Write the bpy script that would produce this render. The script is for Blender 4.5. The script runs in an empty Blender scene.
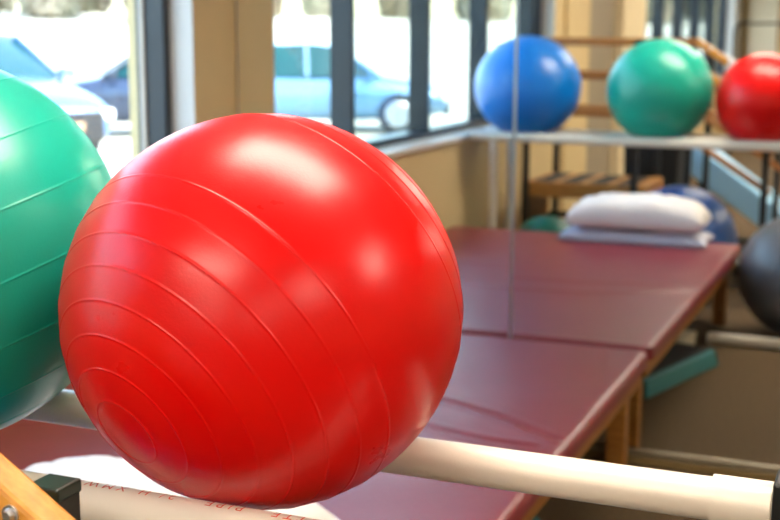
import bpy, bmesh, math, random
from mathutils import Vector, Matrix, noise
random.seed(7)
SC = bpy.context.scene
COL = SC.collection
PI = math.pi
R = math.radians

# ------------------------------------------------------------------ materials
def mat(name, col, rough=.5, metal=0., spec=.5, coat=0., var=0., scale=30., bump=0., bscale=60., emit=None, estr=0., col2=None, sheen=0., trans=0., stretch=None, sss=0.):
    m = bpy.data.materials.new(name); m.use_nodes = True
    nt = m.node_tree; b = nt.nodes['Principled BSDF']
    b.inputs['Base Color'].default_value = (*col, 1)
    b.inputs['Roughness'].default_value = rough
    b.inputs['Metallic'].default_value = metal
    b.inputs['Specular IOR Level'].default_value = spec
    b.inputs['Coat Weight'].default_value = coat
    b.inputs['Sheen Weight'].default_value = sheen
    b.inputs['Transmission Weight'].default_value = trans
    if sss:
        b.inputs['Subsurface Weight'].default_value = sss
        b.inputs['Subsurface Radius'].default_value = (.02, .006, .006)
    if emit:
        b.inputs['Emission Color'].default_value = (*emit, 1); b.inputs['Emission Strength'].default_value = estr
    if var or col2 or bump:
        tc = nt.nodes.new('ShaderNodeTexCoord'); src = tc.outputs['Object']
        if stretch:
            mp = nt.nodes.new('ShaderNodeMapping'); mp.inputs['Scale'].default_value = stretch
            nt.links.new(src, mp.inputs['Vector']); src = mp.outputs['Vector']
    if var or col2:
        n = nt.nodes.new('ShaderNodeTexNoise'); n.inputs['Scale'].default_value = scale; n.inputs['Detail'].default_value = 6
        nt.links.new(src, n.inputs['Vector'])
        rp = nt.nodes.new('ShaderNodeValToRGB')
        c2 = col2 or tuple(min(1, c * (1 + var)) for c in col)
        c1 = col if col2 else tuple(c * (1 - var) for c in col)
        rp.color_ramp.elements[0].position = .35; rp.color_ramp.elements[1].position = .65
        rp.color_ramp.elements[0].color = (*c1, 1); rp.color_ramp.elements[1].color = (*c2, 1)
        nt.links.new(n.outputs['Fac'], rp.inputs['Fac']); nt.links.new(rp.outputs['Color'], b.inputs['Base Color'])
    if bump:
        n2 = nt.nodes.new('ShaderNodeTexNoise'); n2.inputs['Scale'].default_value = bscale; n2.inputs['Detail'].default_value = 4
        nt.links.new(src, n2.inputs['Vector'])
        bp = nt.nodes.new('ShaderNodeBump'); bp.inputs['Strength'].default_value = bump; bp.inputs['Distance'].default_value = .01
        nt.links.new(n2.outputs['Fac'], bp.inputs['Height']); nt.links.new(bp.outputs['Normal'], b.inputs['Normal'])
    return m

def lin(r, g, b):
    f = lambda c: (c / 255 / 12.92) if c / 255 <= .04045 else ((c / 255 + .055) / 1.055) ** 2.4
    return (f(r), f(g), f(b))

def glass_mat(name, tint=(.93, .97, .96), gloss=.07):
    m = bpy.data.materials.new(name); m.use_nodes = True; nt = m.node_tree
    for n in list(nt.nodes): nt.nodes.remove(n)
    o = nt.nodes.new('ShaderNodeOutputMaterial'); t = nt.nodes.new('ShaderNodeBsdfTransparent'); g = nt.nodes.new('ShaderNodeBsdfGlossy')
    t.inputs['Color'].default_value = (*tint, 1); g.inputs['Roughness'].default_value = .01
    mx = nt.nodes.new('ShaderNodeMixShader'); lw = nt.nodes.new('ShaderNodeLayerWeight'); lw.inputs['Blend'].default_value = .5
    pw = nt.nodes.new('ShaderNodeMath'); pw.operation = 'POWER'; pw.inputs[1].default_value = 5
    ma = nt.nodes.new('ShaderNodeMath'); ma.operation = 'MULTIPLY_ADD'; ma.inputs[1].default_value = .7; ma.inputs[2].default_value = .035
    nt.links.new(lw.outputs['Facing'], pw.inputs[0]); nt.links.new(pw.outputs[0], ma.inputs[0])
    nt.links.new(ma.outputs[0], mx.inputs[0]); nt.links.new(t.outputs[0], mx.inputs[1]); nt.links.new(g.outputs[0], mx.inputs[2])
    nt.links.new(mx.outputs[0], o.inputs['Surface'])
    return m

def mirror_mat():
    m = bpy.data.materials.new('silvered mirror'); m.use_nodes = True
    b = m.node_tree.nodes['Principled BSDF']
    b.inputs['Base Color'].default_value = (.90, .92, .90, 1); b.inputs['Metallic'].default_value = 1; b.inputs['Roughness'].default_value = 0
    return m

def ball_mat(name, col, rough=.3, coat=.0, spec=.55, metal=0.):
    m = mat(name, col, rough, metal=metal, spec=spec, coat=coat, sss=0)
    nt = m.node_tree; b = nt.nodes['Principled BSDF']
    b.inputs['Coat Roughness'].default_value = .12
    tc = nt.nodes.new('ShaderNodeTexCoord')
    n = nt.nodes.new('ShaderNodeTexNoise'); n.inputs['Scale'].default_value = 9; n.inputs['Detail'].default_value = 8
    mr = nt.nodes.new('ShaderNodeMapRange'); mr.inputs['To Min'].default_value = rough - .05; mr.inputs['To Max'].default_value = rough + .09
    nt.links.new(tc.outputs['Object'], n.inputs['Vector']); nt.links.new(n.outputs['Fac'], mr.inputs['Value']); nt.links.new(mr.outputs[0], b.inputs['Roughness'])
    n2 = nt.nodes.new('ShaderNodeTexNoise'); n2.inputs['Scale'].default_value = 260; n2.inputs['Detail'].default_value = 3
    bp = nt.nodes.new('ShaderNodeBump'); bp.inputs['Strength'].default_value = .05; bp.inputs['Distance'].default_value = .004
    nt.links.new(tc.outputs['Object'], n2.inputs['Vector']); nt.links.new(n2.outputs['Fac'], bp.inputs['Height']); nt.links.new(bp.outputs['Normal'], b.inputs['Normal'])
    return m

M = {}
M['red'] = ball_mat('red vinyl', lin(212, 0, 2), .28, spec=.36)
M['green'] = ball_mat('green vinyl', lin(6, 160, 140), .30)
M['blue'] = ball_mat('blue vinyl', lin(0, 116, 210), .30)
M['royal'] = ball_mat('royal blue vinyl', lin(6, 84, 166), .3)
M['pale_blue'] = ball_mat('pale blue vinyl', lin(156, 206, 242), .4)
M['teal'] = ball_mat('teal vinyl', lin(16, 120, 100), .35)
M['silver'] = ball_mat('silver grey vinyl', lin(96, 96, 100), .3, spec=.6)
M['wall'] = mat('tan wall paint', lin(208, 182, 134), .6, var=.03, scale=3, bump=.03, bscale=200)
M['cream'] = mat('cream wall paint', lin(226, 206, 168), .6, var=.03, scale=3)
M['greywall'] = mat('grey brown wall panel', lin(150, 136, 116), .6, var=.04, scale=3)
M['column'] = mat('pale grey column paint', lin(200, 190, 168), .6, var=.03, scale=3)
M['ceil'] = mat('ceiling tile', lin(230, 226, 214), .85, var=.05, scale=90, bump=.2, bscale=150)
M['carpet'] = mat('brown loop carpet', lin(78, 60, 38), .95, col2=lin(112, 88, 58), scale=85, bump=.6, bscale=220)
M['white_trim'] = mat('white painted trim', lin(206, 206, 204), .45, var=.02, scale=5)
M['sill'] = mat('pale laminate sill', lin(214, 206, 196), .25, var=.03, scale=8)
M['dark_frame'] = mat('dark bronze aluminium', lin(44, 50, 58), .35, metal=.3, var=.05, scale=12)
M['gasket'] = mat('pale gasket strip', lin(205, 198, 186), .5, var=.02)
M['glass'] = glass_mat('window glass')
M['mirror'] = mirror_mat()
M['mirror_edge'] = mat('ground mirror edge', lin(190, 194, 196), .32, metal=1., var=.03)
M['channel'] = mat('brushed metal channel', lin(150, 140, 120), .4, metal=.6, var=.06, scale=20)
M['base'] = mat('olive brown baseboard', lin(118, 96, 58), .55, var=.08, scale=10)
M['burgundy'] = mat('burgundy vinyl upholstery', lin(126, 36, 48), .34, spec=.55, var=.05, scale=14, bump=.1, bscale=90)
M['frame_wood'] = mat('golden brown table wood', lin(150, 96, 40), .4, col2=lin(176, 118, 56), scale=7, stretch=(1, 1, 9), bump=.05)
M['rail_wood'] = mat('varnished pine rail', lin(192, 124, 44), .35, col2=lin(210, 146, 62), scale=6, stretch=(2, 14, 14), bump=.05, bscale=30, coat=.3)
M['backlit_wood'] = mat('pine with backlit shade', lin(142, 86, 34), .4, col2=lin(160, 102, 46), scale=6, stretch=(2, 14, 14))  # same pine as the handrails, with the backlit darkness put into the colour
M['stair_wood'] = mat('oiled plywood', lin(176, 116, 52), .4, col2=lin(194, 136, 70), scale=5, stretch=(2, 9, 9))
M['pvc'] = mat('white pvc', lin(228, 218, 204), .3, var=.02, scale=8, bump=.02)
M['red_ink'] = mat('red printed ink', lin(214, 84, 62), .5, var=.2, scale=120)
M['black_metal'] = mat('black powder coated steel', lin(20, 22, 22), .4, var=.1, scale=25)
M['black_plastic'] = mat('black green plastic cap', lin(18, 34, 28), .35, var=.1, scale=30)
M['black_fabric'] = mat('black nylon', lin(16, 16, 18), .8, var=.2, scale=60, bump=.3)
M['rubber'] = mat('black rubber tread', lin(30, 30, 32), .6, var=.2, scale=80, bump=.3)
M['chrome'] = mat('zinc plated steel', lin(215, 215, 220), .32, metal=1, var=.05)
M['pillow'] = mat('white cotton', lin(226, 220, 220), .85, var=.015, scale=6, bump=.25, bscale=14, sheen=.2)
M['pillow_blue'] = mat('bluish white cotton', lin(200, 204, 222), .85, var=.02, scale=6, bump=.25, bscale=14, sheen=.2)
M['step_teal'] = mat('teal moulded plastic', lin(52, 124, 130), .45, var=.05)
M['step_top'] = mat('charcoal ribbed rubber', lin(44, 44, 46), .7, var=.15, scale=90, bump=.4)
M['box'] = mat('pale cardboard', lin(206, 192, 166), .7, var=.05)
M['hoop'] = mat('grey enamelled tube', lin(84, 82, 76), .4, metal=.3, var=.05)
M['diffuser'] = mat('lamp diffuser', (.9, .9, .9), .6, emit=(1., .89, .73), estr=1.)
M['lamp_frame'] = mat('white lamp frame', lin(225, 225, 222), .5, var=.02)
M['asphalt'] = mat('pale sunlit concrete', lin(178, 174, 160), .9, var=.12, scale=.6)
M['bank'] = mat('dry pale grass bank', lin(196, 186, 150), .95, var=.1, scale=.4)
M['bark'] = mat('grey bark', lin(92, 80, 66), .9, var=.2, scale=12)
M['leaf'] = mat('pale winter brush', lin(138, 140, 120), .8, col2=lin(158, 146, 128), scale=.5)
M['car_blue'] = mat('pale blue car paint', lin(66, 100, 146), .22, metal=.35, coat=.8, var=.02)
M['car_silver'] = mat('silver blue car paint', lin(84, 124, 156), .25, metal=.35, coat=.8, var=.02)
M['car_dark'] = mat('slate blue car paint', lin(30, 46, 72), .25, metal=.3, coat=.8, var=.02)
M['car_glass'] = mat('dark tinted car glass', lin(8, 58, 62), .08, spec=.35, var=.03)
M['tyre'] = mat('tyre rubber', lin(26, 28, 34), .8, var=.1, scale=40)
M['hub'] = mat('alloy wheel', lin(170, 180, 192), .3, metal=.8, var=.05)
M['lens'] = mat('clear headlamp', lin(228, 232, 236), .1, spec=.8, var=.02)
M['tail'] = mat('red tail lamp', lin(150, 20, 18), .2, var=.05)
M['plate'] = mat('tan bumper insert', lin(150, 120, 92), .5, var=.06)

# ------------------------------------------------------------------ mesh helpers
class MB:
    def __init__(s): s.bm = bmesh.new()
    def box(s, x0, x1, y0, y1, z0, z1, mx=None):
        vs = [s.bm.verts.new(p) for p in [(x0,y0,z0),(x1,y0,z0),(x1,y1,z0),(x0,y1,z0),(x0,y0,z1),(x1,y0,z1),(x1,y1,z1),(x0,y1,z1)]]
        if mx is not None:
            for q in vs: q.co = mx @ q.co
        for f in [(0,3,2,1),(4,5,6,7),(0,1,5,4),(1,2,6,5),(2,3,7,6),(3,0,4,7)]: s.bm.faces.new([vs[i] for i in f])
        return s
    def bar(s, a, b, w, h, up=(0,0,1)):
        """a bar of width w (sideways) and height h (along up) whose TOP centre line runs from a to b"""
        a, b, up = Vector(a), Vector(b), Vector(up)
        d = (b - a).normalized(); side = d.cross(up).normalized(); u = side.cross(d).normalized()
        vs = []
        for p in (a, b):
            for sx, sz in ((-1, -1), (1, -1), (1, 0), (-1, 0)):
                vs.append(s.bm.verts.new(p + side * (w / 2 * sx) + u * (h * sz if sz else 0)))
        for f in [(0,1,2,3),(7,6,5,4),(0,4,5,1),(1,5,6,2),(2,6,7,3),(3,7,4,0)]: s.bm.faces.new([vs[i] for i in f])
        return s
    def cyl(s, a, b, r, r2=None, n=24, cap=True):
        a, b = Vector(a), Vector(b); d = (b - a).normalized()
        e = d.orthogonal().normalized(); f = d.cross(e); r2 = r if r2 is None else r2
        A = [s.bm.verts.new(a + (e * math.cos(t) + f * math.sin(t)) * r) for t in [2*PI*i/n for i in range(n)]]
        B = [s.bm.verts.new(b + (e * math.cos(t) + f * math.sin(t)) * r2) for t in [2*PI*i/n for i in range(n)]]
        for i in range(n): s.bm.faces.new([A[i], A[(i+1)%n], B[(i+1)%n], B[i]])
        if cap: s.bm.faces.new(A[::-1]); s.bm.faces.new(B)
        return s
    def pipe(s, a, b, r, ri, n=40):
        """open tube with a wall thickness"""
        a, b = Vector(a), Vector(b); d = (b - a).normalized(); e = d.orthogonal().normalized(); f = d.cross(e)
        rings = []
        for p, rr in ((a, ri), (a, r), (b, r), (b, ri)):
            rings.append([s.bm.verts.new(p + (e * math.cos(2*PI*i/n) + f * math.sin(2*PI*i/n)) * rr) for i in range(n)])
        for k in range(4):
            A, B = rings[k], rings[(k+1) % 4]
            for i in range(n): s.bm.faces.new([A[i], A[(i+1)%n], B[(i+1)%n], B[i]])
        return s
    def tube(s, pts, r, n=14):
        pts = [Vector(p) for p in pts]; prev = None; e = None
        for i, p in enumerate(pts):
            d = (pts[min(i+1, len(pts)-1)] - pts[max(i-1, 0)]).normalized()
            if e is None: e = d.orthogonal().normalized()
            e = (e - d * e.dot(d)).normalized(); f = d.cross(e)
            ring = [s.bm.verts.new(p + (e*math.cos(2*PI*k/n) + f*math.sin(2*PI*k/n)) * r) for k in range(n)]
            if prev:
                for k in range(n): s.bm.faces.new([prev[k], prev[(k+1)%n], ring[(k+1)%n], ring[k]])
            else: s.bm.faces.new(ring[::-1])
            prev = ring
        s.bm.faces.new(prev)
        return s
    def build(s, name, m, parent=None, bevel=0., seg=2, smooth=False, loc=None, keep=False):
        bmesh.ops.recalc_face_normals(s.bm, faces=s.bm.faces)
        me = bpy.data.meshes.new(name); s.bm.to_mesh(me); s.bm.free()
        o = bpy.data.objects.new(name, me); COL.objects.link(o)
        for mm in (m if isinstance(m, (list, tuple)) else [m]): me.materials.append(mm)
        if smooth:
            for p in me.polygons: p.use_smooth = True
        if bevel:
            md = o.modifiers.new('bevel', 'BEVEL'); md.width = bevel; md.segments = seg; md.limit_method = 'ANGLE'; md.angle_limit = R(40)
        if loc is not None: o.location = loc
        if parent is not None: o.parent = parent
        return o

def autosmooth(o, ang=35):
    me = o.data
    for p in me.polygons: p.use_smooth = True
    md = o.modifiers.new('edge_split', 'EDGE_SPLIT'); md.split_angle = R(ang)

def tag(o, label=None, cat=None, group=None, kind=None):
    if label: o['label'] = label
    if cat: o['category'] = cat
    if group: o['group'] = group
    if kind: o['kind'] = kind
    return o

def thing(name, label, cat, loc=(0, 0, 0), rz=0., group=None):
    o = bpy.data.objects.new(name, None); COL.objects.link(o); o.empty_display_size = .1
    o.location = loc; o.rotation_euler = (0, 0, rz)
    return tag(o, label, cat, group)

def part_label(o, s): o['label'] = s; return o

def copy_tree(o, parent=None):
    c = o.copy(); COL.objects.link(c)
    if parent is not None: c.parent = parent
    for ch in list(o.children): copy_tree(ch, c)
    return c

# ------------------------------------------------------------------ dimensions of the room (metres)
EYE = 1.611
XW = -2.60            # inner face of the window wall
YM = 4.581            # mirror face
CEIL = 2.75
XR, YB = 5.2, -11.0   # right and back walls
SILL = .985

def structure(o, label, cat='room'):
    return tag(o, label, cat, None, 'structure')

# ------------------------------------------------------------------ setting
structure(MB().box(XW - .3, XR + .2, YB - .2, YM + .2, -.12, 0).build('floor', M['carpet']), 'brown speckled carpet floor of the therapy gym', 'floor')
structure(MB().box(XW - .3, XR + .2, YB - .2, YM + .2, CEIL, CEIL + .25).build('ceiling', M['ceil']), 'white tiled ceiling of the therapy gym', 'ceiling')
structure(MB().box(XW - .3, XR + .2, YM + .012, YM + .2, 0, CEIL).build('wall_mirror', M['wall']), 'tan painted wall that carries the mirror panels', 'wall')
structure(MB().box(XR, XR + .2, YB - .2, YM + .012, 0, CEIL).build('wall_right', M['wall']), 'tan painted wall opposite the windows', 'wall')
structure(MB().box(XW, XR, YB - .2, YB, 0, CEIL).build('wall_back', M['wall']), 'tan painted wall at the back of the gym', 'wall')
# window wall with two openings
W1 = (-.317, 4.25); W2 = (-10.3, -3.36); HEAD = 2.55
w = MB()
for y0, y1, z0, z1 in [(W1[1], YM + .012, 0, CEIL), (W1[0], W1[1], 0, SILL - .03), (W1[0], W1[1], HEAD, CEIL), (W2[1], W1[0], 0, CEIL),
                       (W2[0], W2[1], 0, SILL - .03), (W2[0], W2[1], HEAD, CEIL), (YB - .2, W2[0], 0, CEIL)]:
    w.box(XW - .3, XW, y0, y1, z0, z1)
structure(w.build('wall_left', M['wall']), 'tan painted wall with the two long window bands', 'wall')
structure(MB().box(XW, XW + .025, -1.36, -.62, 0, CEIL).build('trim_1', M['wall'], bevel=.004), 'tan pilaster at the end of the front window band', 'pilaster')
structure(MB().box(XW, XW + .02, -2.29, -1.40, 0, CEIL).build('trim_2', M['greywall'], bevel=.004), 'grey brown panel between the two window bands', 'wall panel')
structure(MB().box(XW, XW + .10, -3.32, -2.31, 0, CEIL).build('trim_3', M['cream'], bevel=.004), 'cream pilaster before the rear window band', 'pilaster')
structure(MB().box(XW, XW + .03, YB, -10.32, 0, CEIL).build('trim_4', M['white_trim'], bevel=.004), 'pale panel beside the back corner of the window wall', 'wall panel')
structure(MB().box(-2.42, -2.0, YB, YB + .35, 0, CEIL).build('trim_5', M['column'], bevel=.01), 'pale grey square column against the back wall', 'column')
structure(MB().box(XW, XW + .012, W2[0], YM, 0, .09).build('baseboard_left', M['base'], bevel=.003), 'brown baseboard below the windows', 'baseboard')
structure(MB().box(-2.0, XR, YB, YB + .012, 0, .09).build('baseboard_back', M['base'], bevel=.003), 'brown baseboard of the back wall', 'baseboard')

def window(idx, y0, y1, mulls, label):
    xi, xo = XW - .10, XW - .20          # inner face of the frame, plane of the glass
    f = MB()
    for a, b in ((y0, y0 + .05), (y1 - .05, y1)): f.box(xo - .03, xi, a, b, SILL, HEAD)
    f.box(xo - .03, xi, y0, y1, SILL, SILL + .045); f.box(xo - .03, xi, y0, y1, HEAD - .05, HEAD)
    for m_ in mulls: f.box(xo - .03, xi, m_ - .018, m_ + .018, SILL + .045, HEAD - .05)
    fr = structure(f.build('window_%d' % idx, M['dark_frame'], bevel=.004), label, 'window')
    g = MB(); ed = [y0 + .025] + list(mulls) + [y1 - .025]
    for a, b in zip(ed[:-1], ed[1:]): g.box(xo - .012, xo - .006, a, b, SILL + .03, HEAD - .03)
    g.build('pane', M['glass'], fr)
    s = MB(); 
    for m_ in list(mulls) + [y1 - .032]: s.box(xo - .004, xo + .012, m_ - .030, m_ - .018, SILL + .05, HEAD - .06)
    part_label(s.build('gasket', M['gasket'], fr), 'pale gasket strip')
    MB().box(XW - .095, XW + .035, y0 - .03, y1 + .0, SILL - .03, SILL).build('window_sill', M['sill'], fr, bevel=.006)
    j = MB()
    for a, b in ((y0, y0 + .006), (y1 - .006, y1)): j.box(xi, XW + .002, a, b, SILL, HEAD)
    part_label(j.build('jamb', M['white_trim'], fr), 'white painted jamb')
    return fr
window(1, W1[0], W1[1], [3.18, 2.08, .99, -.10], 'long window band with dark bronze frames beside the mirror wall')
window(2, W2[0], W2[1], [-4.2, -5.3, -6.55, -7.8, -9.1], 'rear window band with dark bronze frames')

# mirror panels
SEAMS = [XW + .004, -1.398, -.196, 1.006, 2.208, 3.41]
MLAB = ['frameless wall mirror panel in the corner beside the window', 'frameless wall mirror panel behind the end of the burgundy table']
prev = None
for i in range(5):
    x0, x1 = SEAMS[i], SEAMS[i + 1] - .004
    b = MB(); b.box(x0, x1, YM, YM + .008, .05, 2.45)
    o = b.build('wall_mirror_panel', M['mirror'])
    e = MB(); e.box(x0, x0 + .0045, YM - .0012, YM + .006, .05, 2.45); e.box(x1 - .0045, x1, YM - .0012, YM + .006, .05, 2.45)
    e.build('polished_edge', M['mirror_edge'], o)
    tag(o, MLAB[i] if i < 2 else 'frameless wall mirror panel %s along the mirror wall' % ['third', 'fourth', 'fifth'][i - 2], 'mirror', 'mirror panels along the wall')
structure(MB().box(XW, XR, YM - .016, YM + .012, 0, .03).build('baseboard_mirror', M['base'], bevel=.003), 'olive brown baseboard under the mirrors', 'baseboard')
structure(MB().box(XW, 3.41, YM - .012, YM + .012, .03, .056).build('trim_6', M['channel'], bevel=.003), 'metal channel that holds the mirrors at the floor', 'trim')

# ceiling lamps
def panel_light(x, y, label):
    t = thing('ceiling_light', label, 'ceiling light', (x, y, CEIL - .03), 0, 'lit ceiling panels')
    f = MB()
    for a in ((-.62, -.58, -.32, .32), (.58, .62, -.32, .32), (-.58, .58, -.32, -.28), (-.58, .58, .28, .32)): f.box(a[0], a[1], a[2], a[3], -.01, .03)
    f.build('frame', M['lamp_frame'], t, bevel=.003)
    MB().box(-.58, .58, -.28, .28, .0, .02).build('diffuser', M['diffuser'], t)
    return t
PL = [(-.69, 1.86, 'lit ceiling panel above the ball rack'), (-.95, -.65, 'lit ceiling panel behind the training stairs'),
      (-.95, -3.3, 'lit ceiling panel in line with the cream pilaster'), (-.95, -5.9, 'lit ceiling panel beside the rear window band'), (-.95, -8.5, 'lit ceiling panel near the back wall, window side'),
      (2.2, 1.95, 'lit ceiling panel near the mirror, away from the windows'), (2.2, -.65, 'second lit ceiling panel from the mirror, away from the windows'),
      (2.2, -3.3, 'third lit ceiling panel from the mirror, away from the windows'), (2.2, -5.9, 'fourth lit ceiling panel from the mirror, away from the windows'), (2.2, -8.5, 'lit ceiling panel near the back wall, away from the windows')]
l0 = panel_light(*PL[0])
for x, y, lb in PL[1:]:
    c = copy_tree(l0); c.location = (x, y, CEIL - .03); c['label'] = lb
# ------------------------------------------------------------------ exercise balls
def ball_mesh(name, Rr, rings, m, hgt=.0008, nphi=144):
    th = set()
    for i in range(0, 181, 2): th.add(float(i))
    for r in rings:
        for k in range(-6, 7): th.add(round(r + k * .18, 3))
    th = sorted(t for t in th if 0 < t < 180)
    b = bmesh.new()
    top = b.verts.new((0, 0, Rr)); bot = b.verts.new((0, 0, -Rr)); prev = None
    for t in th:
        rr = Rr
        for r in rings: rr += hgt * math.exp(-((t - r) / .32) ** 2)
        z, s = rr * math.cos(R(t)), rr * math.sin(R(t))
        ring = [b.verts.new((s * math.cos(2*PI*k/nphi), s * math.sin(2*PI*k/nphi), z)) for k in range(nphi)]
        if prev is None:
            for k in range(nphi): b.faces.new([top, ring[k], ring[(k+1) % nphi]])
        else:
            for k in range(nphi): b.faces.new([prev[k], ring[k], ring[(k+1) % nphi], prev[(k+1) % nphi]])
        prev = ring
    for k in range(nphi): b.faces.new([prev[k], bot, prev[(k+1) % nphi]])
    me = bpy.data.meshes.new(name); b.to_mesh(me); b.free()
    for p in me.polygons: p.use_smooth = True
    me.materials.append(m)
    return me

def ball(me, c, axis, label, group=None, sag=1.):
    me.transform(Vector((0, 0, 1)).rotation_difference(Vector(axis).normalized()).to_matrix().to_4x4())
    o = bpy.data.objects.new('exercise_ball', me); COL.objects.link(o)
    o.location = c
    o.scale = (1, 1, sag)                    # soft balls settle a little under their own weight
    tag(o, label, 'exercise ball', group)
    return o
r_red = [10.5 + 9.1 * k for k in range(8)] + [114 + 9.1 * k for k in range(6)]
r_wide = [15.6, 33, 50.7, 68.3, 86, 103.5, 121, 138.5, 156]
RK = 'exercise balls resting on the pipe rack'
ball(ball_mesh('red_ball', .2785, r_red, M['red']), (-.824, 1.518, 1.2268), (-.262, -.862, -.433), 'large shiny red ridged exercise ball resting on the two white pipes', RK, .985)
ball(ball_mesh('green_ball', .315, r_wide, M['green']), (-1.433, 1.518, 1.2705), (-.33, -.157, .93), 'green ridged exercise ball on the pipe rack beside the red one', RK, .98)
ball(ball_mesh('blue_ball', .332, r_wide, M['blue']), (-2.256, 1.518, 1.2795), (.5, .1, .8), 'blue exercise ball at the window end of the pipe rack', RK, .95)
GF = 'exercise balls on the floor'
ball(ball_mesh('royal_ball', .35, r_red, M['royal']), (-1.29, 1.47, .35), (.5, .5, .6), 'royal blue exercise ball on the floor below the pipe rack', GF)
ball(ball_mesh('teal_ball', .23, r_wide, M['teal']), (-2.13, 1.43, .23), (.2, .5, .8), 'small teal exercise ball on the floor below the blue ball', GF)
ball(ball_mesh('silver_ball', .335, r_red, M['silver']), (-.50, 2.20, .335), (.6, .5, .3), 'silver grey exercise ball on the floor beside the burgundy table', GF)

# ------------------------------------------------------------------ ball rack of white pipes
PZ, Y1, Y2, PR = .9775, 1.3397, 1.6956, .0300
XL, XE = -2.585, -.135
rack = thing('ball_rack', 'white pipe rack whose two long rails carry the exercise balls', 'rack', (-1.36, (Y1 + Y2) / 2, 0))
ro = Vector(rack.location)
def rk(mb, name, m, parent=None, **k):
    o = mb.build(name, m, rack if parent is None else parent, **k)
    if parent is None: o.location = -ro
    return o
rails = {}
for y, nm in ((Y1, 'front'), (Y2, 'rear')):
    o = rk(MB().pipe((XL, y, PZ), (XE, y, PZ), PR, PR - .004, n=64), 'rail', M['pvc']); autosmooth(o); rails[nm] = o
    o = rk(MB().pipe((-.222, y, PZ), (-.142, y, PZ), PR + .0045, PR, n=64), 'coupler', M['pvc'], o); autosmooth(o)
for y in (Y1, Y2):
    o = rk(MB().cyl((-2.415, y, .0), (-2.415, y, PZ - .028), .024, n=32), 'leg', M['pvc']); autosmooth(o)
    rk(MB().box(-.140, -.085, y - .035, y + .035, 0, PZ + .045), 'post', M['black_metal'], bevel=.004)
for x in (-2.415, -.112):
    rk(MB().bar((x, Y1 - .03, .24), (x, Y2 + .03, .24), .035, .035), 'cross_brace', M['black_metal'], bevel=.003)

# red printing along the front rail (reads from the other side, so it stands on its head from here)
def pipe_text(s, x_right, size, ang0, parent):
    cu = bpy.data.curves.new('lettering', 'FONT'); cu.body = s; cu.size = size; cu.space_character = 1.55
    tmp = bpy.data.objects.new('lettering_source', cu); COL.objects.link(tmp)
    bpy.context.view_layer.update()
    dg = bpy.context.evaluated_depsgraph_get()
    me = bpy.data.meshes.new_from_object(tmp.evaluated_get(dg))
    bpy.data.objects.remove(tmp)
    bm_ = bmesh.new(); bm_.from_mesh(me)
    bmesh.ops.subdivide_edges(bm_, edges=[e for e in bm_.edges if e.calc_length() > .004], cuts=2)
    for q in bm_.verts:
        u, vv = q.co.x, q.co.y
        a = ang0 + vv / PR          # angle from the top of the pipe towards the reader at -Y
        rr = PR + .0004
        q.co = Vector((x_right - u, Y1 - math.sin(a) * rr, PZ + math.cos(a) * rr))
    bm_.to_mesh(me); bm_.free()
    o = bpy.data.objects.new('lettering', me); COL.objects.link(o); me.materials.clear(); me.materials.append(M['red_ink'])
    o.parent = parent
    part_label(o, 'red printed lettering')
    return o
for word, xr in (('CHARLOTTE', -.548), ('PIPE', -.760), ('2/ H', -.862), ('XMWXA', -.938)):
    pipe_text(word, xr, .0215, R(-14), rails['front'])

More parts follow.
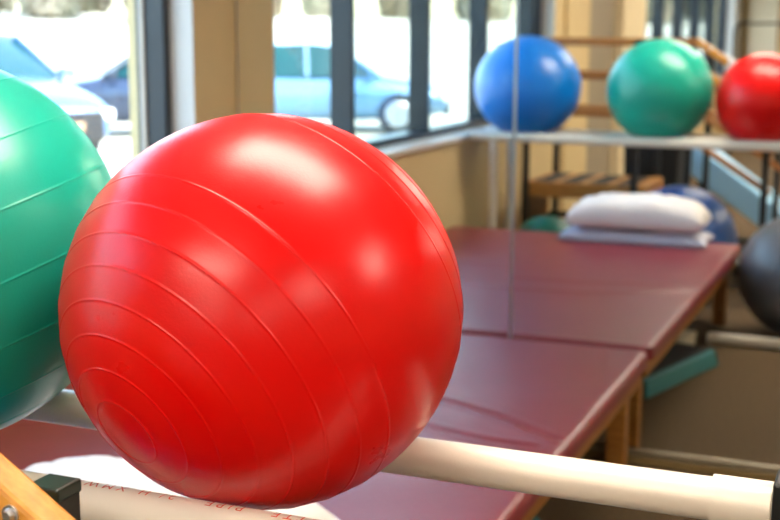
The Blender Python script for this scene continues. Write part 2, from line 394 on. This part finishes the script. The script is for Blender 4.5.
# ------------------------------------------------------------------ burgundy mat table
TX0, TX1, TY0, TY1, TZ = -2.575, -.85, 1.985, 4.556, .447
tab = thing('mat_table', 'wide burgundy padded mat table on golden wooden legs against the mirror', 'treatment table', ((TX0 + TX1) / 2, (TY0 + TY1) / 2, 0))
to = Vector(tab.location)
def cushion():
    b = bmesh.new(); nx, ny = 120, 170
    creases = [([(-2.2, 3.60), (-1.75, 3.72), (-1.35, 3.67), (-1.12, 3.57), (-.90, 3.42)], .006, .011), ([(-1.75, 3.43), (-1.40, 3.42), (-1.1, 3.335), (-.93, 3.325)], .005, .012), ([(-2.5, 2.9), (-2.2, 3.18), (-1.9, 3.15)], .004, .015)]
    def dist(p, pl):
        best = 9
        for a, c in zip(pl[:-1], pl[1:]):
            ax, ay = a; dx, dy = c[0] - ax, c[1] - ay
            t = max(0, min(1, ((p[0] - ax) * dx + (p[1] - ay) * dy) / (dx * dx + dy * dy)))
            best = min(best, math.hypot(p[0] - ax - t * dx, p[1] - ay - t * dy))
        return best
    rc = .05
    def clampc(x, y):
        # round the corners in plan
        cx = min(max(x, TX0 + rc), TX1 - rc); cy = min(max(y, TY0 + rc), TY1 - rc)
        dx, dy = x - cx, y - cy; d = math.hypot(dx, dy)
        if dx and dy and d > rc: return cx + dx / d * rc, cy + dy / d * rc
        return x, y
    def param(i, n, lo, hi):
        t = i / n; t = .5 - .5 * math.cos(PI * t) if False else t
        return lo + (hi - lo) * t
    xs = [TX0 + d for d in (0, .006, .014, .026, .04)] + [TX0 + .055 + (TX1 - TX0 - .11) * i / nx for i in range(nx + 1)] + [TX1 - d for d in (.04, .026, .014, .006, 0)]
    ys = [TY0 + d for d in (0, .006, .014, .026, .04)] + [TY0 + .055 + (TY1 - TY0 - .11) * i / ny for i in range(ny + 1)] + [TY1 - d for d in (.04, .026, .014, .006, 0)]
    def edge(d, r=.020):
        return 0 if d >= r else r - math.sqrt(max(0, r * r - (r - d) ** 2))
    G = []
    for x in xs:
        row = []
        for y in ys:
            px, py = clampc(x, y)
            d = min(x - TX0, TX1 - x, y - TY0, TY1 - y)
            z = TZ - edge(d)
            for pl, dep, wd in creases:
                if d > .03:
                    q = dist((px, py), pl)
                    if q < wd * 4: z += -dep * math.exp(-(q / wd) ** 2) + dep * .5 * math.exp(-((q - wd * 2) / wd) ** 2)
            if d > .05: z += .0018 * noise.noise((px * 3, py * 3, 1.)) - .0
            row.append(b.verts.new((px, py, z)))
        G.append(row)
    for i in range(len(xs) - 1):
        for j in range(len(ys) - 1): b.faces.new([G[i][j], G[i+1][j], G[i+1][j+1], G[i][j+1]])
    # skirt down
    per = [G[i][0] for i in range(len(xs))] + [G[-1][j] for j in range(1, len(ys))] + [G[i][-1] for i in range(len(xs) - 2, -1, -1)] + [G[0][j] for j in range(len(ys) - 2, 0, -1)]
    low = [b.verts.new((q.co.x, q.co.y, .395)) for q in per]; n = len(per)
    for i in range(n): b.faces.new([per[i], low[i], low[(i+1) % n], per[(i+1) % n]])
    b.faces.new(low)
    m_ = MB(); m_.bm.free(); m_.bm = b
    return m_
o = cushion().build('cushion', M['burgundy'], tab, loc=-to); autosmooth(o, 50)
ap = MB()
ap.box(TX0 + .03, TX1 - .025, TY0 + .03, TY0 + .055, .320, .395); ap.box(TX0 + .03, TX1 - .025, TY1 - .055, TY1 - .03, .320, .395)
ap.box(TX1 - .05, TX1 - .025, TY0 + .055, TY1 - .055, .320, .395); ap.box(TX0 + .03, TX0 + .055, TY0 + .055, TY1 - .055, .320, .395)
ap.box(TX0 + .055, TX1 - .05, 3.2, 3.24, .320, .395)
ap.build('apron', M['frame_wood'], tab, bevel=.004, loc=-to)
for lx, ly in ((TX1 - .125, TY0 + .06), (TX1 - .125, TY1 - .13), (TX0 + .06, TY0 + .06), (TX0 + .06, TY1 - .13), (-1.7, TY0 + .06), (-1.7, TY1 - .13)):
    MB().box(lx, lx + .07, ly, ly + .07, 0, .395).build('leg', M['frame_wood'], tab, bevel=.005, loc=-to)

# ------------------------------------------------------------------ pillows
def pillow(label, m, cx, cy, z0, wx, wy, h, seed, rz=0., sag=0., sharp=2.6):
    b = bmesh.new(); n, mm = 72, 44
    rows = {}
    for side in (1, -1):
        G = []
        for i in range(n + 1):
            row = []
            for j in range(mm + 1):
                u, v_ = -1 + 2 * i / n, -1 + 2 * j / mm
                pu = max(0, 1 - abs(u) ** sharp) ** .5; pv = max(0, 1 - abs(v_) ** sharp) ** .5
                t = (pu * pv) ** .85
                pin = 1 - .06 * (1 - abs(u)) * abs(v_) ** 6; pin2 = 1 - .05 * (1 - abs(v_)) * abs(u) ** 6
                x, y = u * wx / 2 * pin2, v_ * wy / 2 * pin
                wr = .020 * noise.noise((u * 3.2 + seed, v_ * 2.1, seed)) + .008 * noise.noise((u * 9 + seed, v_ * 4 + u * 2, seed * 2.))
                z = side * h * (.8 * t if side > 0 else .2 * min(t * 2.2, 1)) + (wr * t if side > 0 else 0)
                z += sag * u * u
                edge = (i in (0, n) or j in (0, mm))
                if side < 0 and edge: row.append(rows[(i, j)]); continue
                q = b.verts.new((x, y, z)); row.append(q)
                if side > 0 and edge: rows[(i, j)] = q
            G.append(row)
        for i in range(n):
            for j in range(mm):
                f = [G[i][j], G[i+1][j], G[i+1][j+1], G[i][j+1]]
                b.faces.new(f if side > 0 else f[::-1])
    m_ = MB(); m_.bm.free(); m_.bm = b
    o = m_.build('pillow', m, smooth=True)
    zmin = min(q.co.z for q in o.data.vertices)
    o.location = (cx, cy, z0 - zmin); o.rotation_euler = (0, 0, rz)
    return tag(o, label, 'pillow', 'pillows stacked on the burgundy table')
pillow('flat bluish white pillow lying on the burgundy table under another pillow', M['pillow_blue'], -1.43, 2.07, TZ + .001, .84, .38, .075, 3.1, R(-1.5), sharp=4)
pillow('plump white pillow lying on top of the flat pillow on the table', M['pillow'], -1.415, 2.085, TZ + .091, .77, .39, .165, 8.3, R(-1.5), sharp=3.4)

# ------------------------------------------------------------------ training stairs with wooden hand rails
st = thing('training_stairs', 'wooden training stairs with black posts and sloping pine handrails', 'stairs', (-1.6, .68, 0))
so = Vector(st.location)
def sp(mb, name, m, parent=None, **k):
    o = mb.build(name, m, parent or st, **k)
    if parent is None: o.location = -so
    return o
PLZ = .62; SY0, SY1 = .36, .985
sp(MB().box(-2.42, -1.60, SY0, SY1, PLZ - .10, PLZ), 'platform', M['stair_wood'], bevel=.006)
for i, xc in enumerate((-2.30, -2.115, -1.93, -1.745)):
    sp(MB().box(xc - .058, xc + .058, SY0 + .03, SY1 - .03, PLZ, PLZ + .004), 'grip_strip', M['rubber'])
for i in range(3):
    x0 = -1.60 + .26 * i; z = PLZ - .155 * (i + 1)
    s_ = sp(MB().box(x0, x0 + .262, SY0 + .02, SY1 - .02, z - .05, z), 'step', M['stair_wood'], bevel=.005)
    MB().box(x0 + .03, x0 + .24, SY0 + .05, SY1 - .05, z, z + .004).build('grip_strip', M['rubber'], s_)
    sp(MB().box(x0 - .012, x0 + .006, SY0 + .02, SY1 - .02, z - .0, z + .105), 'riser', M['stair_wood'])
sp(MB().box(-2.44, -2.42, SY0, SY1, 0, PLZ - .02), 'side_panel', M['frame_wood'], bevel=.004)
for y in (SY0 + .01, SY1 - .01):
    sp(MB().bar((-1.62, y, PLZ - .11), (-.82, y, .06), .02, .07), 'stringer', M['black_metal'])
    sp(MB().box(-2.42, -1.62, y - .01, y + .01, .30, .34), 'stretcher', M['black_metal'])
YN, YF = 1.0165, .345                      # centre lines of the near and far handrails
def rail_set(yc, w_, post_y, zoff, xk):
    ends = -.42
    for k, zt in enumerate((1.58, 1.35, 1.11)):
        zt = zt + zoff * 0
        hh = .05 if k == 0 else .038
        r = sp(MB().bar((-2.47, yc, zt), (xk, yc, zt), w_ if k == 0 else .04, hh), 'level_rail', M['backlit_wood'], bevel=.006)
        xe = ends if k == 0 else -.80
        r2 = sp(MB().bar((xk - .01, yc, zt + .006), (xe, yc, zt - .644 * (xe - xk)), w_ if k == 0 else .04, hh), 'sloping_handrail' if k == 0 else 'sloping_rail', M['rail_wood'] if k == 0 else M['backlit_wood'], bevel=.006)
        if k == 0: hand = r2
    def ztop(x): return 1.58 if x <= xk else 1.58 - .644 * (x - xk)
    for px_ in (-2.39, -1.66, -1.32, -.842):
        zt = ztop(px_) - .012
        p = sp(MB().box(px_ - .020, px_ + .020, post_y - .020, post_y + .020, 0, zt), 'post', M['black_metal'], bevel=.002)
        MB().box(px_ - .022, px_ + .022, post_y - .022, post_y + .022, zt - .012, zt + .004).build('end_cap', M['black_plastic'], p, bevel=.003)
        sgn = -1 if yc < post_y else 1
        yf = yc + sgn * (w_ / 2)
        zb = ztop(px_) - .020
        bo = MB(); bo.cyl((px_, yf, zb), (px_, yf + sgn * .002, zb), .0105, n=28); bo.cyl((px_, yf + sgn * .002, zb), (px_, yf + sgn * .008, zb), .0075, .005, n=24)
        ob = sp(bo, 'carriage_bolt', M['chrome']); autosmooth(ob, 40)
rail_set(YN, .045, 1.065, 0, -1.534)
rail_set(YF, .045, .2965, 0, -1.40)

for y in (SY0 + .035, SY1 - .035):
    sm = MB(); pf = [(-1.60, 0), (-.83, 0), (-.83, .10), (-1.08, .10), (-1.08, .255), (-1.34, .255), (-1.34, .41), (-1.60, .41)]
    A = [sm.bm.verts.new((x, y - .006, z)) for x, z in pf]; B = [sm.bm.verts.new((x, y + .006, z)) for x, z in pf]
    sm.bm.faces.new(A); sm.bm.faces.new(B[::-1])
    for i in range(len(pf)): sm.bm.faces.new([A[i], B[i], B[(i+1) % len(pf)], A[(i+1) % len(pf)]])
    part_label(sp(sm, 'stair_side', M['column']), 'pale grey side board under the steps')

# things on or around the stairs
bag = thing('laundry_hamper', 'black fabric hamper standing on the floor behind the training stairs', 'hamper', (-1.73, .02, 0))
bb = MB(); bb.box(-.20, .20, -.16, .16, 0, .82)
for q in bb.bm.verts:
    if q.co.z < .1: q.co.x *= .9; q.co.y *= .9
bb.build('body', M['black_fabric'], bag, bevel=.03, seg=4)
MB().box(-.207, .207, -.167, .167, .80, .835).build('lid', M['black_fabric'], bag, bevel=.012, seg=3)
MB().tube([(-.06 + .12 * i / 12, 0, .833 + .03 * math.sin(PI * i / 12)) for i in range(13)], .008).build('handle', M['black_metal'], bag, smooth=True)

wg = thing('incline_bench', 'pale blue padded incline bench standing behind the training stairs', 'exercise bench', (-1.05, -.72, 0))
part_label(MB().bar((-.55, 0, .84), (.47, 0, .10 + .02), .56, .20).build('pad', M['pale_blue'], wg, bevel=.02, seg=3), 'pale blue pad')
for sy in (-.2, .2):
    MB().box(-.45, -.41, sy - .02, sy + .02, 0, .56).build('leg', M['black_metal'], wg, bevel=.003)
MB().box(-.45, .10, -.02, .02, .02, .06).build('base_rail', M['black_metal'], wg, bevel=.003)
MB().box(-.45, -.41, -.22, .22, .02, .06).build('cross_bar', M['black_metal'], wg, bevel=.003)

stp = thing('aerobic_step', 'teal aerobic step with charcoal top on the carpet under the table edge', 'exercise step', (-1.045, 3.33, 0), R(0))
dirv = Vector((-.81 + 1.02, 3.01 - 3.74)); stp.rotation_euler = (0, 0, math.atan2(dirv.y, dirv.x))
sb = MB(); sb.box(-.38, .38, -.14, .14, 0, .085)
for q in sb.bm.verts:
    if q.co.z > .05: q.co.x *= .95; q.co.y *= .9
sb.build('base', M['step_teal'], stp, bevel=.012, seg=3)
MB().box(-.335, .335, -.10, .10, .083, .095).build('top', M['step_top'], stp, bevel=.006)

bx = thing('storage_box', 'pale flat box on the carpet under the burgundy table', 'box', (-1.10, 2.82, 0), R(8))
MB().box(-.12, .12, -.10, .10, 0, .085).build('body', M['box'], bx, bevel=.004)
MB().box(-.125, .125, -.105, .105, .08, .10).build('lid', M['box'], bx, bevel=.004)

o = MB().pipe((-.93, 2.56, .0305), (1.5, 2.56, .0305), .030, .026, n=48).build('loose_pipe', M['pvc']); autosmooth(o)
tag(o, 'white pipe lying on the carpet in front of the silver ball', 'pipe')

hp = thing('walking_frame', 'grey tubular hoop frame standing at the back of the gym', 'walking frame', (-1.38, -3.0, 0))
pts = [(-.23, 0, .03)] + [(-.23, 0, 1.62)] + [(-.23 + .09 * (1 - math.cos(a)), 0, 1.62 + .09 * math.sin(a)) for a in [PI / 2 * i / 6 for i in range(1, 7)]]
pts += [(-p[0], 0, p[2]) for p in pts[::-1]]
MB().tube(pts, .016).build('hoop', M['hoop'], hp, smooth=True)
for s in (-1, 1): MB().bar((s * .23, -.3, .04), (s * .23, .3, .04), .04, .04).build('foot', M['hoop'], hp, bevel=.006)
MB().bar((-.23, 0, .8), (.23, 0, .8), .03, .03).build('cross_bar', M['hoop'], hp, bevel=.005)
tw = MB(); xc, zc = -1.137, 1.58 - .644 * (1.40 - 1.137) + .006
outer, inner = [], []
for k in range(25):
    t = k / 24
    if t < .38: y, z = -.032, -.13 + .13 * t / .38
    elif t > .62: y, z = .032, -.13 * (t - .62) / .38
    else:
        a_ = PI * (t - .38) / .24; y, z = -.032 * math.cos(a_), .010 * math.sin(a_)
    outer.append((y, z)); inner.append((y * .86, z - .004))
cols = []
for i in range(9):
    sx = -.055 + .11 * i / 8; col = []
    for (y, z), (yi, zi) in zip(outer, inner):
        w_ = 1 + .10 * abs(noise.noise((sx * 30, y * 40, 1.))) * (1 if abs(y) > .03 else 0)
        col.append((tw.bm.verts.new((xc + sx, YF + y * w_, zc - .644 * sx + z)), tw.bm.verts.new((xc + sx, YF + yi, zc - .644 * sx + zi))))
    cols.append(col)
for i in range(8):
    for k in range(24):
        a_, b_, c_, d_ = cols[i][k], cols[i+1][k], cols[i+1][k+1], cols[i][k+1]
        tw.bm.faces.new([a_[0], b_[0], c_[0], d_[0]]); tw.bm.faces.new([a_[1], d_[1], c_[1], b_[1]])
for i in range(8):
    for k in (0, 24): tw.bm.faces.new([cols[i][k][0], cols[i][k][1], cols[i+1][k][1], cols[i+1][k][0]])
for k in range(24):
    for i in (0, 8): tw.bm.faces.new([cols[i][k][0], cols[i][k+1][0], cols[i][k+1][1], cols[i][k][1]])
tag(tw.build('towel', M['pillow'], smooth=True), 'small white towel draped over the sloping handrail of the stairs', 'towel')

# ------------------------------------------------------------------ outdoors
GZ = -.02
gm = MB(); nx = 40
def gz(d): 
    return GZ + (0 if d < 30 else 2.6 * min(1, (d - 30) / 32) ** 1.2)
NR = [3, 12, 22, 30, 34, 38, 42, 46, 50, 54, 58, 62, 75, 95]; NA = 72
prevr = None
for rr in NR:
    ring = []
    for k in range(NA + 1):
        a = PI / 2 + PI * k / NA           # fan on the window side of the building
        ring.append(gm.bm.verts.new((XW - .32 + rr * math.cos(a) * 1.0, -2.5 + rr * math.sin(a) * 1.35, gz(rr))))
    if prevr:
        for k in range(NA): gm.bm.faces.new([prevr[k], prevr[k+1], ring[k+1], ring[k]])
    else:
        c0 = gm.bm.verts.new((XW - .32, -2.5, GZ))
        for k in range(NA): gm.bm.faces.new([c0, ring[k], ring[k+1]])
    prevr = ring
g = gm.build('ground', M['asphalt'], smooth=True)
structure(g, 'bright sunlit parking lot outside the windows', 'ground')

def car(loc, head, paint, label, L=4.5, Wd=1.78, H=1.46, tall=1.):
    t = thing('car', label, 'car', (loc[0], loc[1], GZ), math.atan2(head[1], head[0]), 'cars parked outside the windows')
    t.scale = (1, 1, tall)
    hw = Wd / 2
    # body: lofted cross-sections from tail to nose
    st_ = [(-L/2, .42, .78, .80), (-L/2 + .06, .30, .90, .90), (-L/2 + .35, .24, .98, .97), (-L*.29, .22, 1.0, 1.0), (-L*.1, .2, .97, 1.0), (L*.1, .2, .95, 1.0),
           (L*.2, .2, .97, 1.0), (L*.3, .22, .90, .99), (L*.41, .25, .80, .95), (L/2 - .1, .30, .70, .86), (L/2, .38, .60, .74)]
    b = MB(); prev = None
    for x, z0, z1, wf in st_:
        w_ = hw * wf; h_ = z1 - z0
        sec = [(0, z0), (w_ * .86, z0), (w_ * .97, z0 + h_ * .22), (w_, z0 + h_ * .5), (w_ * .97, z0 + h_ * .8), (w_ * .86, z1 - .015), (w_ * .45, z1 + .02), (0, z1 + .03)]
        ring = [b.bm.verts.new((x, y, z)) for y, z in sec] + [b.bm.verts.new((x, -y, z)) for y, z in sec[-2:0:-1]]
        if prev:
            k = len(ring)
            for i in range(k): b.bm.faces.new([prev[i], prev[(i+1) % k], ring[(i+1) % k], ring[i]])
        else: b.bm.faces.new(ring[::-1])
        prev = ring
    b.bm.faces.new(prev)
    o = b.build('body', paint, t, smooth=True); md = o.modifiers.new('subsurf', 'SUBSURF'); md.levels = 1; md.render_levels = 2
    # greenhouse
    b = MB(); prev = None
    for x, zt, wb, wt in [(-L*.40, .97, .74, .70), (-L*.27, H - .10, .86, .66), (-L*.16, H - .02, .90, .64), (-.0, H, .91, .65), (L*.08, H - .05, .90, .66), (L*.25, .94, .84, .76)]:
        ring = [b.bm.verts.new((x, y, z)) for y, z in [(hw*wb, .93), (hw*wt, max(zt - .03, .945)), (hw*wt*.6, max(zt, .95)), (-hw*wt*.6, max(zt, .95)), (-hw*wt, max(zt - .03, .945)), (-hw*wb, .93)]]
        if prev:
            for i in range(6): b.bm.faces.new([prev[i], prev[(i+1) % 6], ring[(i+1) % 6], ring[i]])
        else: b.bm.faces.new(ring[::-1])
        prev = ring
    b.bm.faces.new(prev)
    o = b.build('window_glass', M['car_glass'], t); autosmooth(o, 30)
    # roof panel and pillars
    b = MB()
    pr = [(-L*.275, H - .09, .66), (-L*.16, H - .005, .655), (0, H + .015, .665), (L*.085, H - .035, .675)]
    for (xa, za, wa), (xb, zb, wb_) in zip(pr[:-1], pr[1:]):
        vs = []
        for x, z, wv in ((xa, za, wa), (xb, zb, wb_)):
            vs.append([b.bm.verts.new((x, hw*wv*s, z - (.035 if abs(s) == 1 else 0) + .004)) for s in (1, .55, -.55, -1)] + [b.bm.verts.new((x, hw*wv*s, z - .05)) for s in (-1, 1)])
        for i in range(6): b.bm.faces.new([vs[0][i], vs[0][(i+1) % 6], vs[1][(i+1) % 6], vs[1][i]])
        b.bm.faces.new(vs[0][::-1]); b.bm.faces.new(vs[1])
    for s in (-1, 1):
        b.bar((L*.085, s*hw*.67, H - .05), (L*.255, s*hw*.85, .93), .05, .05); b.bar((-L*.27, s*hw*.66, H - .10), (-L*.40, s*hw*.76, .96), .14, .05)
        b.bar((-L*.02, s*hw*.665, H - .03), (-L*.015, s*hw*.915, .93), .05, .06)
    o = b.build('roof', paint, t); autosmooth(o, 30)
    for x in (-L*.29, L*.31):
        for s in (-1, 1):
            y0 = s * (hw - .20); y1 = s * (hw + .005)
            o = MB().cyl((x, y0, .33), (x, y1, .33), .33, n=36).build('wheel', M['tyre'], t, bevel=.03, seg=3)
            r_ = MB(); r_.cyl((x, y1, .33), (x, y1 + s * .012, .33), .21, .19, n=30)
            for k in range(5):
                a = 2*PI*k/5
                r_.bar((x, y1 + s * .013, .33), (x + .19*math.cos(a), y1 + s * .013, .33 + .19*math.sin(a)), .05, .015, up=(0, s, 0))
            r_.build('rim', M['hub'], o)
    for s in (-1, 1):
        MB().box(L/2 - .16, L/2 - .03, s*hw*.74 - .13, s*hw*.74 + .07, .52, .64).build('headlamp', M['lens'], t, bevel=.03, seg=3)
        MB().box(-L/2 - .0, -L/2 + .10, s*hw*.66 - .13, s*hw*.66 + .13, .68, .82).build('tail_lamp', M['tail'], t, bevel=.02, seg=3)
        MB().box(L*.2, L*.225, s*hw*1.0 - .06, s*hw*1.0 + .10*s + .06, .93, 1.05).build('wing_mirror', paint, t, bevel=.02, seg=3)
    MB().box(L/2 - .08, L/2 + .02, -hw*.30, hw*.30, .42, .52).build('number_plate', M['plate'], t, bevel=.01, seg=2)
    MB().box(L/2 - .12, L/2 + .012, -hw*.62, hw*.62, .30, .62).build('grille', M['tyre'], t, bevel=.03, seg=3)
    return t
car((-11.3, 12.8), (.94, -.34), M['car_blue'], 'pale blue car parked nearest to the corner window, nose to the right', L=4.7, tall=1.12)
car((-11.2, 17.6), (-.80, -.60), M['car_dark'], 'slate blue car parked farther off behind the pale blue car')
car((-9.35, -9.9), (.91, -.41), M['car_silver'], 'silver blue car with dark teal glass seen in the mirror through the windows')

# trees on the far bank
def tree_meshes():
    b = MB()
    b.tube([(0, 0, -.6), (.05, .02, 1.6), (-.06, .05, 3.4), (.05, 0, 5.5)], .16, 10)
    for k in range(9):
        a = k * 2.4; z = 1.6 + .42 * k; l = 1.7 - .1 * k
        b.tube([(0, 0, z), (l*.5*math.cos(a), l*.5*math.sin(a), z + .5), (l*math.cos(a), l*math.sin(a), z + 1.3)], .055, 6)
    tr = b
    c = MB(); rnd = random.Random(5)
    for k in range(3400):
        u = rnd.random(); a = rnd.random() * 2*PI; rr = 2.0 * math.sqrt(rnd.random()); z = .15 + 5.6 * u
        rr *= (1 - .75 * abs(u - .4) ** 1.5)
        p = Vector((rr*math.cos(a), rr*math.sin(a), z)); s = .13 + .12 * rnd.random()
        e = Vector((rnd.uniform(-1, 1), rnd.uniform(-1, 1), rnd.uniform(-1, 1))).normalized(); f = e.orthogonal().normalized()
        c.bm.faces.new([c.bm.verts.new(p + e*s), c.bm.verts.new(p + f*s), c.bm.verts.new(p - e*s), c.bm.verts.new(p - f*s)])
    return tr, c
spots = []
for k in range(10):
    spots.append((-15 - 5.6 * k, 67 - 2.2 * k)); spots.append((-18 - 5.6 * k, 74 - 2.2 * k))
for k in range(9):
    spots.append((-12 - 5.6 * k, -82 + 1.5 * k)); spots.append((-15 - 5.6 * k, -89 + 1.5 * k))
tr, cr = tree_meshes()
t0 = thing('tree', 'tree on the bright bank beyond the parking lot', 'tree', (0, 0, 0), 0, 'trees beyond the parking lot')
tr.build('trunk', M['bark'], t0, smooth=True); cr.build('crown', M['leaf'], t0)
for i, (x, y) in enumerate(spots):
    o = t0 if i == 0 else copy_tree(t0)
    a = math.hypot(x - XW + .32, (y + 2.5) / 1.35)
    o.location = (x, y, gz(a)); o.rotation_euler = (0, 0, random.uniform(0, 6)); s = random.uniform(.9, 1.15); o.scale = (s, s, s)

# ------------------------------------------------------------------ light
wd = bpy.data.worlds.new('sky'); SC.world = wd; wd.use_nodes = True
nt = wd.node_tree; bg = nt.nodes['Background']
sk = nt.nodes.new('ShaderNodeTexSky'); sk.sky_type = 'NISHITA'; sk.sun_disc = False; sk.sun_elevation = R(48); sk.sun_rotation = R(70); sk.air_density = 1.2; sk.dust_density = 2.
nt.links.new(sk.outputs[0], bg.inputs['Color']); bg.inputs['Strength'].default_value = .8
sl = bpy.data.lights.new('sun', 'SUN'); sl.energy = 5.0; sl.angle = R(.6); sl.color = (1, .95, .86)
so_ = bpy.data.objects.new('sun', sl); COL.objects.link(so_)
so_.rotation_euler = Vector((0, 0, 1)).rotation_difference(Vector((.62, .12, .78)).normalized()).to_euler()
M['diffuser'].node_tree.nodes['Principled BSDF'].inputs['Emission Strength'].default_value = 12.5

# ------------------------------------------------------------------ camera
yaw, pitch, roll = -.3949, .1795, .0039
f = Vector((math.sin(yaw) * math.cos(pitch), math.cos(yaw) * math.cos(pitch), -math.sin(pitch)))
r = Vector((math.cos(yaw), -math.sin(yaw), 0)); u = r.cross(f)
r2 = math.cos(roll) * r + math.sin(roll) * u; u2 = -math.sin(roll) * r + math.cos(roll) * u
cd = bpy.data.cameras.new('camera'); cam = bpy.data.objects.new('camera', cd); COL.objects.link(cam)
mx = Matrix((r2, u2, -f)).transposed().to_4x4(); mx.translation = (0, 0, EYE); cam.matrix_world = mx
cd.sensor_width = 36; cd.lens = 1254.65 / 780 * 36
cd.dof.use_dof = True; cd.dof.focus_distance = 1.58; cd.dof.aperture_fstop = 4.6; cd.dof.aperture_blades = 7
cd.clip_start = .05; cd.clip_end = 400
SC.camera = cam

SC.view_settings.view_transform = 'Standard'; SC.view_settings.look = 'None'; SC.view_settings.gamma = 1
SC.view_settings.use_curve_mapping = False; SC.view_settings.exposure = 1.18
SC.cycles.use_denoising = True
SC.cycles.max_bounces = 12; SC.cycles.diffuse_bounces = 5; SC.cycles.glossy_bounces = 6; SC.cycles.transparent_max_bounces = 16
SC.cycles.sample_clamp_indirect = 8
